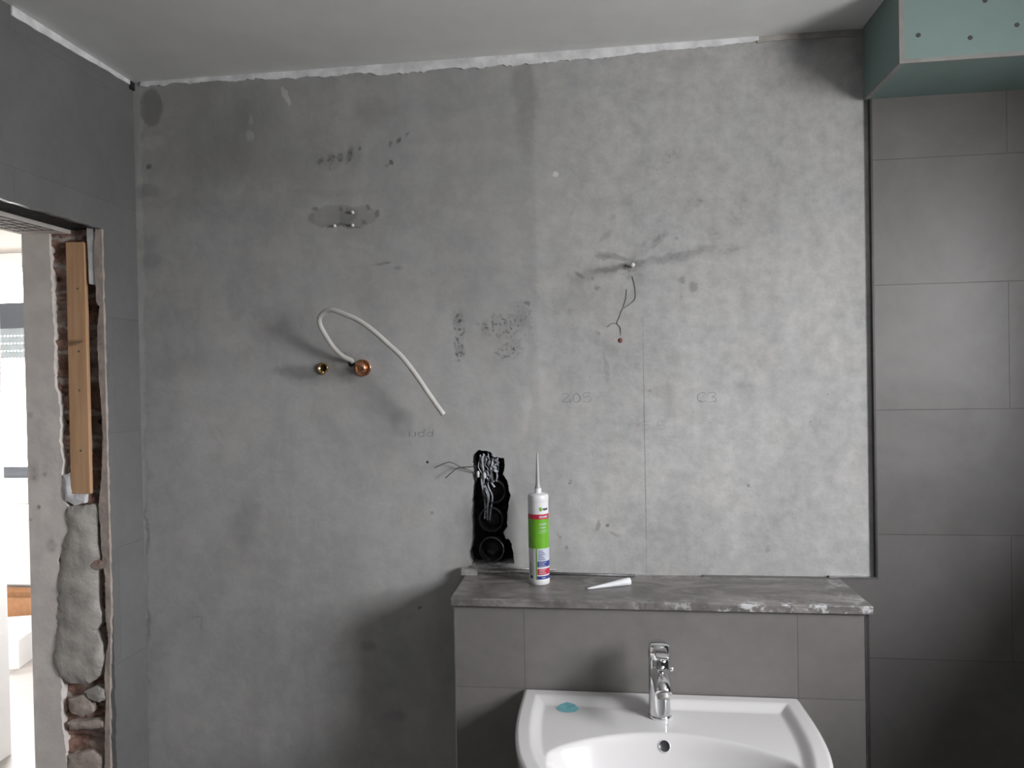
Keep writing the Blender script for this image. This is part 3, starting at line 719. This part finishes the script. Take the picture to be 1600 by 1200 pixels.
# ------------------------------------------------------------------ sealant cartridge
q = P(842, 914, 2, ZS); CX, CY = q.x, q.y+.02
ct = thing('sealant_cartridge', 'upright white sealant cartridge with green and red label on the stone shelf', 'sealant cartridge', (CX, CY, ZS))
R0 = .0248; Mc = Matrix.Translation((CX, CY, ZS))
bm = bmesh.new(); lathe(bm, [(0, .001), (R0-.003, .001), (R0-.001, .0), (R0+.0006, .003), (R0+.0006, .012), (R0, .013), (R0, .200), (R0+.0006, .202), (R0+.0006, .214), (R0-.001, .218), (.010, .221), (.0085, .222), (.0085, .232), (0, .232)], 56, Mc)
obj('tube', bm, M['ptube'], ct, smooth=True, bevel=.0004)
bm = bmesh.new(); lathe(bm, [(.0070, .224), (.0078, .226), (.0074, .234), (.0054, .240), (.0044, .262), (.0021, .318), (.0017, .3185), (0, .3175)], 28, Mc)
obj('nozzle', bm, M['nozzle'], ct, smooth=True)
front = -math.pi/2 + .02     # towards the viewer
def band(z0, z1, a0, a1, off=.0005, n=28):
    bm = bmesh.new(); lo = []; hi = []
    for i in range(n+1):
        a = front+a0+(a1-a0)*i/n; c, s = math.cos(a)*(R0+off), math.sin(a)*(R0+off)
        lo.append(bm.verts.new((CX+c, CY+s, ZS+z0))); hi.append(bm.verts.new((CX+c, CY+s, ZS+z1)))
    for i in range(n): bm.faces.new((lo[i], lo[i+1], hi[i+1], hi[i]))
    return bm
lb = obj('label', band(.0135, .199, -math.pi, math.pi, .0002, 64), M['ptube'], ct, smooth=True)
def lab(nm, mat, *a): return obj(nm, band(*a), M[mat], lb, smooth=True)
lab('red_band', 'red', .160, .172, -1.75, 1.9); lab('green_field', 'green', .089, .160, -1.75, 1.9)
lab('silver_field', 'silver', .058, .0885, -.12, 1.9, .0005); lab('green_line', 'green', .0135, .089, -.24, -.14, .0005)
lab('blue_band', 'blue', .044, .058, -.10, 1.9, .0005); lab('red_patch', 'red', .0255, .040, -.10, 1.9, .0005); lab('blue_foot', 'blue', .0145, .0225, -.16, 1.9, .0005)
# small printed lines
def pr(z0, z1, a0, a1, mat, off=.0008): lab('print', mat, z0, z1, a0, a1, off)
pr(.180, .189, .18, .42, 'green'); pr(.1815, .1865, .50, .62, 'ink'); pr(.1805, .1865, .66, .82, 'ink'); pr(.1815, .1865, .86, 1.1, 'ink')
for i in range(6): pr(.1635, .168, .16+i*.15, .27+i*.15, 'silver')
for i in range(5): pr(.146, .150, .15+i*.16, .27+i*.16, 'pale')
for i in range(4): pr(.138, .1415, .15+i*.18, .28+i*.18, 'pale')
pr(.131, .1325, .10, .95, 'pale')
for i in range(5): pr(.127-.003*0, .1282, .0+i*.16, .1+i*.16, 'pale')
for i in range(6): pr(.083-.0042*i, .0845-.0042*i, .0, .45+.25*((i*7) % 3)/2, 'blue')
for i in range(3): pr(.054-.0042*i, .0552-.0042*i, .02, .8-.2*(i % 2), 'silver')
for i in range(3): pr(.0365-.004*i, .038-.004*i, .05, .75-.15*(i % 2), 'silver')
pr(.0175, .0190, .3, .7, 'silver')
for i in range(7): pr(.026+.0042*i, .0285+.0042*i, -.98, -.86, 'ink')
pr(.0165, .023, -.90, -.62, 'ink')

# ------------------------------------------------------------------ metal rods and spare nozzle on the shelf
a = Vector((P(724, 888, 1, -.030).x, -.030, ZS+.0105)); b_ = Vector((1.333, -.022, ZS+.0035))
rt = thing('metal_rod_tool', 'thin two-pronged metal rod tool lying along the back of the stone shelf', 'metal rods', (a.x, a.y, ZS))
bm = bmesh.new(); tube(bm, [a+Vector((.01, 0, 0)), a.lerp(b_, .5), b_-Vector((.03, 0, 0))], .0032, 12); obj('long_rod', bm, M['steel'], rt, smooth=True)
bm = bmesh.new(); tube(bm, [a.lerp(b_, .42), b_], .0037, 12); obj('dark_sleeve', bm, M['steel_dark'], rt, smooth=True)
c1 = a+Vector((.012, .018, .006)); d1 = Vector((1.135, -.004, ZS+.010))
bm = bmesh.new(); tube(bm, [c1, d1], .0026, 12); obj('short_rod', bm, M['steel'], rt, smooth=True)
bm = bmesh.new(); box(bm, a.x-.004, a.x+.036, a.y-.004, a.y+.0, ZS+.0005, ZS+.013); box(bm, a.x-.006, a.x+.034, a.y-.004, a.y+.022, ZS+.013, ZS+.0155); box(bm, a.x-.006, a.x-.002, a.y-.004, a.y+.022, ZS+.0005, ZS+.013)
obj('end_bracket', bm, M['steel'], rt, bevel=.0008)
A_ = P(917, 920, 2, ZS+.002); B_ = P(984, 908, 2, ZS+.009)
bm = bmesh.new(); tube(bm, [A_.lerp(B_, i/12) for i in range(13)], lambda t_: .0018+.0072*min(1, t_*1.05), 24)
o = obj('spare_nozzle', bm, M['cap'], smooth=True); tag(o, 'milky white spare sealant nozzle lying on its side on the stone shelf', 'nozzle')

# ------------------------------------------------------------------ cable and water fittings
cp = [(551,566,.004),(547,562,-.008),(538,558,-.020),(527,549,-.034),(517,537,-.048),(507,521,-.062),(500,507,-.074),(500,495,-.083),(509,486.5,-.090),(521,485,-.095),(538,491,-.100),(559,500,-.103),(582,516,-.104),(608,539,-.102),(629,559,-.099),(650,586,-.094),(671,617,-.087),(693,648,-.080)]
pts = catmull([P(x, y, 1, z) for x, y, z in cp], 8)
bm = bmesh.new(); tube(bm, pts, .0064, 16)
o = obj('loose_cable', bm, M['cable'], smooth=True); tag(o, 'thick white cable curling out of the plaster wall above the fittings', 'cable')
Rx = Matrix.Rotation(math.radians(90), 4, 'X')
q = P(549, 568); bm = bmesh.new(); lathe(bm, [(0, .0012), (.007, .0012), (.009, .0)], 20, Matrix.Translation(q) @ Rx); o = obj('cable_outlet', bm, M['void']); tag(o, 'small dark hole in plaster where the white cable comes out', 'hole')
q = P(567, 575); f1 = thing('copper_fitting', 'round copper capped water fitting right of the cable hole', 'pipe fitting', q)
bm = bmesh.new(); lathe(bm, [(.0225, .0), (.0228, .003), (.021, .004), (.0165, .004)], 40, Matrix.Translation(q) @ Rx); obj('flange', bm, M['copper'], f1, smooth=True)
bm = bmesh.new(); lathe(bm, [(.0165, .0), (.0165, .012), (.014, .0165), (.008, .0195), (0, .0205)], 40, Matrix.Translation(q+Vector((-.002, 0, 0))) @ Rx); obj('cap', bm, M['copper'], f1, smooth=True)
q = P(506, 575); f2 = thing('brass_fitting', 'open brass threaded water fitting left of the cable hole', 'pipe fitting', q)
bm = bmesh.new(); lathe(bm, [(.0135, .0), (.0142, .006), (.0135, .008), (.0105, .008), (.0098, .001), (0, .001)], 36, Matrix.Translation(q) @ Rx); obj('socket', bm, M['brass'], f2, smooth=True)
bm = bmesh.new(); lathe(bm, [(0, .0018), (.0092, .0018)], 30, Matrix.Translation(q) @ Rx); obj('bore', bm, M['void'], f2)
bm = bmesh.new(); lathe(bm, [(0, .009), (.004, .008), (.006, .003), (.006, 0)], 24, Matrix.Translation(q+Vector((-.002, 0, -.012))) @ Rx); obj('drip_lip', bm, M['brass'], f2, smooth=True)

# ------------------------------------------------------------------ screws in the oval patch, nail with crack
for nm, px, py, lb_ in (('wall_screw', 551, 332, 'glint-white screw head highest of three in the oval filler patch'), ('wall_screw', 523, 353, 'glint-white screw head low left in the oval filler patch'), ('wall_screw', 551, 352, 'glint-white screw head low right in the oval filler patch')):
    q = P(px, py, 1, -.008); q0 = Vector((q.x, 0, q.z))
    bm = bmesh.new(); lathe(bm, [(.002, -.002), (.002, .006), (.0042, .0075), (.0042, .0095), (.002, .0112), (0, .0115)], 20, Matrix.Translation(q0) @ Rx)
    o = obj(nm, bm, M['screw_white'], smooth=True); tag(o, lb_, 'screw')
q = P(988, 417); bm = bmesh.new()
lathe(bm, [(.0028, -.001), (.0028, .010), (.0055, .012), (.006, .0145), (.003, .0165), (0, .017)], 20, Matrix.Translation(q) @ Matrix.Rotation(math.radians(78), 4, 'X'))
o = obj('nail', bm, M['ptube'], smooth=True); tag(o, 'pale nail head in the dark streaks of the right plaster field', 'nail')
def wall_line(pxs, w_, mat, off=.0007, n=5):
    bm = bmesh.new(); tube(bm, catmull([P(x, y, 1, -off) for x, y in pxs], n), w_, 6); return bm
bm = wall_line([(988,432),(992,448),(993,463),(990,470),(980,478),(972,484),(968,495),(964,505),(969,512),(970,524)], .0011, None)
rtd = obj('fine_root', bm, M['pencil']); tag(rtd, 'thin forked hair-like strand stuck on the plaster below the nail', 'strand')
obj('branch', wall_line([(979,452),(978,466),(974,480)], .0009, None), M['pencil'], rtd); obj('branch', wall_line([(963,505),(955,506),(949,511)], .001, None), M['pencil'], rtd)
q = P(969, 532); bm = bmesh.new(); lathe(bm, [(0, .0025), (.004, .0018), (.0062, 0)], 14, Matrix.Translation(q) @ Rx); obj('red_plug', bm, simple('faded_red_plug', (.15, .05, .045), .6), rtd, smooth=True)['label'] = 'dull red plug'

# faint figures written on the plaster
G = {'5': [[(1,1),(.1,1),(0,.55),(.6,.6),(1,.35),(.7,0),(0,.05)]], 'C': [[(1,.85),(.6,1),(.15,.8),(0,.5),(.15,.1),(.6,0),(1,.15)]], '2': [[(0,.8),(.4,1),(.9,.8),(.7,.45),(0,0),(1,.05)]],
     '3': [[(0,.95),(.7,1),(.9,.75),(.4,.55),(.9,.4),(.8,.05),(0,.0)]], '0': [[(.5,1),(.05,.6),(.2,.05),(.7,0),(1,.5),(.5,1)]], '+': [[(0,.5),(1,.5)],[(.5,1),(.5,0)]], '.': [[(.4,0),(.6,.08)]], 'd': [[(.9,1),(.85,0)],[(.85,.5),(.2,.55),(0,.2),(.4,0),(.85,.1)]],
     'u': [[(0,.6),(.05,.1),(.5,0),(.9,.1),(.9,.6)]], 'x': [[(0,1),(1,0)],[(1,1),(0,0)]]}
def figures(txt, px, py, w_, h_, gap, mat, name):
    bm = bmesh.new()
    for k, ch in enumerate(txt):
        for st in G[ch]:
            pp = [P(px+k*(w_+gap)+a*w_, py-b*h_, 1, -.0004) for a, b in st]
            tube(bm, catmull(pp, 4) if len(pp) > 2 else pp, .0005, 5)
    o = obj(name, bm, mat, wb); return o
figures('C3', 1090, 628, 13, 15, 4, M['faint'], 'pencil_figures'); figures('205', 878, 628, 12, 14, 5, M['faint'], 'pencil_figures')
figures('5.5', 1004, 671, 11, 12, 1, M['faint'], 'pencil_figures'); figures('x', 993, 668, 8, 8, 1, M['redpencil'], 'red_pencil_mark')
figures('udd', 640, 682, 10, 12, 4, M['faint'], 'pencil_figures')

# ------------------------------------------------------------------ socket boxes in the slot
kl = ['lowest of three round black socket boxes in the torn wall slot', 'middle one of three round black socket boxes in the torn wall slot', 'top one of three round black socket boxes, half behind grey film']
for (px, py, r), lb_ in zip(((768, 859, .033), (767, 812, .032), (771, 768, .031)), kl):
    q = P(px, py, 1, .012); bm = bmesh.new()
    lathe(bm, [(r-.003, 0), (r, 0), (r, -.046), (0, -.046)], 40, Matrix.Translation(q) @ Rx)
    lathe(bm, [(r-.003, 0), (r-.003, -.044), (0, -.044)], 40, Matrix.Translation(q) @ Rx)
    o = obj('socket_box', bm, M['black'], smooth=True); tag(o, lb_, 'socket box', 'round socket boxes in the wall slot')
    bm = bmesh.new(); tube(bm, [q+Vector((-.006, .01, .006)), q+Vector((.012, .03, -.01))], .0015, 6); obj('clip', bm, M['black'], o)
# shredded film
rs = random.Random(3); bm = bmesh.new()
for k in range(24):
    x0 = rs.uniform(740, 780); y0 = rs.uniform(708, 720)+.25*max(0, x0-765); L = (rs.uniform(20, 48) if k % 3 else rs.uniform(60, 110))*(1 if x0 < 766 else .45); pp = []
    for i in range(6):
        f = i/5; pp.append(P(x0+(752-x0)*f*.35+rs.uniform(-4, 4)+8*f, y0+L*f, 1, .004+rs.uniform(-.006, .016)))
    tube(bm, catmull(pp, 4), rs.uniform(.0012, .0034), 6, flat=.35)
o = obj('film_shreds', bm, M['foil'], smooth=True); tag(o, 'shredded grey plastic film hanging in the top of the wall slot', 'plastic film')
o['kind'] = 'stuff'
for px, py in ((747, 741), (757, 743)):
    bm = bmesh.new(); q = P(px, py, 1, -.004)
    lathe(bm, [(0, -.009), (.0035, -.007), (.004, .004), (.0025, .008), (0, .009)], 10, Matrix.Translation(q)); obj('tuft', bm, M['ptube'], o, smooth=True)['label'] = 'bright white tuft'
for pp, lb_ in ((((752,746,.01),(738,737,-.005),(720,730,-.012),(706,723,-.02),(697,723,-.024),(679,731,-.03)), 'thin dark wire from the wall slot, reaching farthest left'), (((748,728,.01),(738,729,-.006),(716,731,-.015),(706,738,-.02),(696,747,-.022)), 'thin dark wire from the wall slot, the shorter lower one')):
    bm = bmesh.new(); tube(bm, catmull([P(*a[:2], 1, a[2]) for a in pp], 5), .0011, 6); o = obj('thin_wire', bm, M['wire'], smooth=True); tag(o, lb_, 'wire')
q = P(668, 722); bm = bmesh.new(); lathe(bm, [(0, .002), (.0028, .001), (.0035, 0)], 10, Matrix.Translation(q) @ Rx); o = obj('wall_plug', bm, M['wire']); tag(o, 'tiny dark plug hole in plaster left of the thin wires', 'wall plug')

# ------------------------------------------------------------------ hall and far room seen through the doorway
HX = -1.431; HY = 1.076; FY = 2.4; HH = 2.56
struct(obj('floor_hall', bx(-4.2, -.2, YB, FY+.3, -.1, -.001), M['floor']))
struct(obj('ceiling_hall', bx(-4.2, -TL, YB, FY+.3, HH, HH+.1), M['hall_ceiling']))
struct(obj('wall_hall', bx(-4.2, HX, YB, HY, 0, HH), M['hall_white']))
struct(obj('wall_hall_end', bx(HX, -TL, YB-.1, YB, 0, HH), M['hall_white']))
E0, E1, E2, E3 = 1.45, 1.90, 1.20, 1.90; xa, xb_ = -TL-.012, -.0  # opening for an added window that brightens hall and far room
bm = bmesh.new(); box(bm, xa, xb_, .21, E0, 0, HH); box(bm, xa, xb_, E1, FY+.3, 0, HH); box(bm, xa, xb_, E0, E1, 0, E2); box(bm, xa, xb_, E0, E1, E3, HH)
struct(obj('wall_hall_side', bm, M['hall_white']))
bm = bmesh.new(); xa, xb_ = -.10, -.04; box(bm, xa, xb_, E0, E0+.05, E2, E3); box(bm, xa, xb_, E1-.05, E1, E2, E3); box(bm, xa, xb_, E0+.05, E1-.05, E2, E2+.05); box(bm, xa, xb_, E0+.05, E1-.05, E3-.05, E3)
struct(obj('window_added', bm, M['hall_white']))  # frame of the added window, out of view, only there for its light
struct(obj('wall_far_left', bx(-4.3, -4.2, HY, FY+.3, 0, HH), M['hall_white']))
bm = bmesh.new(); box(bm, -4.2, HW[0], FY, FY+.24, 0, HH); box(bm, HW[1], -TL-.02, FY, FY+.24, 0, HH); box(bm, HW[0], HW[1], FY, FY+.24, 0, HW[2]); box(bm, HW[0], HW[1], FY, FY+.24, HW[3], HH)
struct(obj('wall_far', bm, M['hall_white']))
bm = bmesh.new(); a, b_ = FY+.06, FY+.12
box(bm, HW[0], HW[1], a, b_, HW[2], HW[2]+.075); box(bm, HW[0], HW[0]+.07, a, b_, HW[2]+.075, HW[3]-.04); box(bm, HW[1]-.07, HW[1], a, b_, HW[2]+.075, HW[3]-.04)
w2 = struct(obj('window_2', bm, M['anthracite']))
sh = thing('roller_shutter', 'dark roller shutter box with slats half lowered in the far window', 'roller shutter', (-2.65, FY+.17, 2.1))
obj('shutter_box', bx(HW[0]+.08, HW[1]-.08, FY+.14, FY+.22, 2.075, 2.25), M['anthracite'], sh)
bm = bmesh.new()
for k in range(4):
    z1 = 2.074-.052*k; box(bm, HW[0]+.08, HW[1]-.08, FY+.17, FY+.18, z1-.044, z1)
    x = HW[0]+.08
    while x < HW[1]-.09:
        box(bm, x, x+.012, FY+.172, FY+.178, z1-.052, z1-.044); x += .026
obj('slats', bm, M['slat'], sh)
# radiator under the window
rd = thing('radiator', 'white panel radiator on the wall below the far window', 'radiator', (-2.6, FY-.06, .35))
bm = bmesh.new(); box(bm, -3.2, -2.0, FY-.09, FY-.04, .38, .90)
obj('panel', bm, M['hall_white'], rd, bevel=.01)
obj('bracket', bx(-2.9, -2.87, FY-.04, FY-.001, .45, .80), M['hall_white'], rd); obj('bracket', bx(-2.3, -2.27, FY-.04, FY-.001, .45, .80), M['hall_white'], rd)
# boxes on the floor
def open_box(loc, sx_, sy_, sz, rz, mat, name, label, cat, flap=.5):
    e_ = thing(name, label, cat, loc); e_.rotation_euler = (0, 0, 0)
    R_ = Matrix.Translation(loc) @ Matrix.Rotation(rz, 4, 'Z')
    bm = bmesh.new(); t_ = .006
    box(bm, -sx_, sx_, -sy_, sy_, 0, t_); box(bm, -sx_, sx_, -sy_, -sy_+t_, t_, sz); box(bm, -sx_, sx_, sy_-t_, sy_, t_, sz); box(bm, -sx_, -sx_+t_, -sy_+t_, sy_-t_, t_, sz); box(bm, sx_-t_, sx_, -sy_+t_, sy_-t_, t_, sz)
    bmesh.ops.transform(bm, matrix=R_, verts=bm.verts[:]); obj('carton', bm, mat, e_)
    bm = bmesh.new(); box(bm, -sx_, sx_, -t_/2, t_/2, 0, flap); bmesh.ops.transform(bm, matrix=R_ @ Matrix.Translation((0, sy_, sz)) @ Matrix.Rotation(-.35, 4, 'X'), verts=bm.verts[:])
    obj('flap', bm, mat, e_); return e_, R_
open_box(Vector((-2.60, 2.27, 0)), .30, .06, .33, .0, M['card'], 'cardboard_box', 'brown cardboard box open on the far room floor under the radiator', 'box', .03)
e_, R_ = open_box(Vector((-2.36, 1.99, 0)), .16, .10, .17, .30, M['hall_white'], 'printed_box', 'white printed box on the floor in front of the brown cardboard box', 'box', .0801)
for q in ((-.15, -.08, .03, .05), (-.15, -.12, .06, .065), (-.06, .04, .11, .114), (-.15, -.10, .075, .079)):
    bm = bmesh.new(); box(bm, q[0], q[1], -.1015, -.1002, q[2], q[3])
    bmesh.ops.transform(bm, matrix=R_, verts=bm.verts[:]); obj('print', bm, M['ink'], e_)
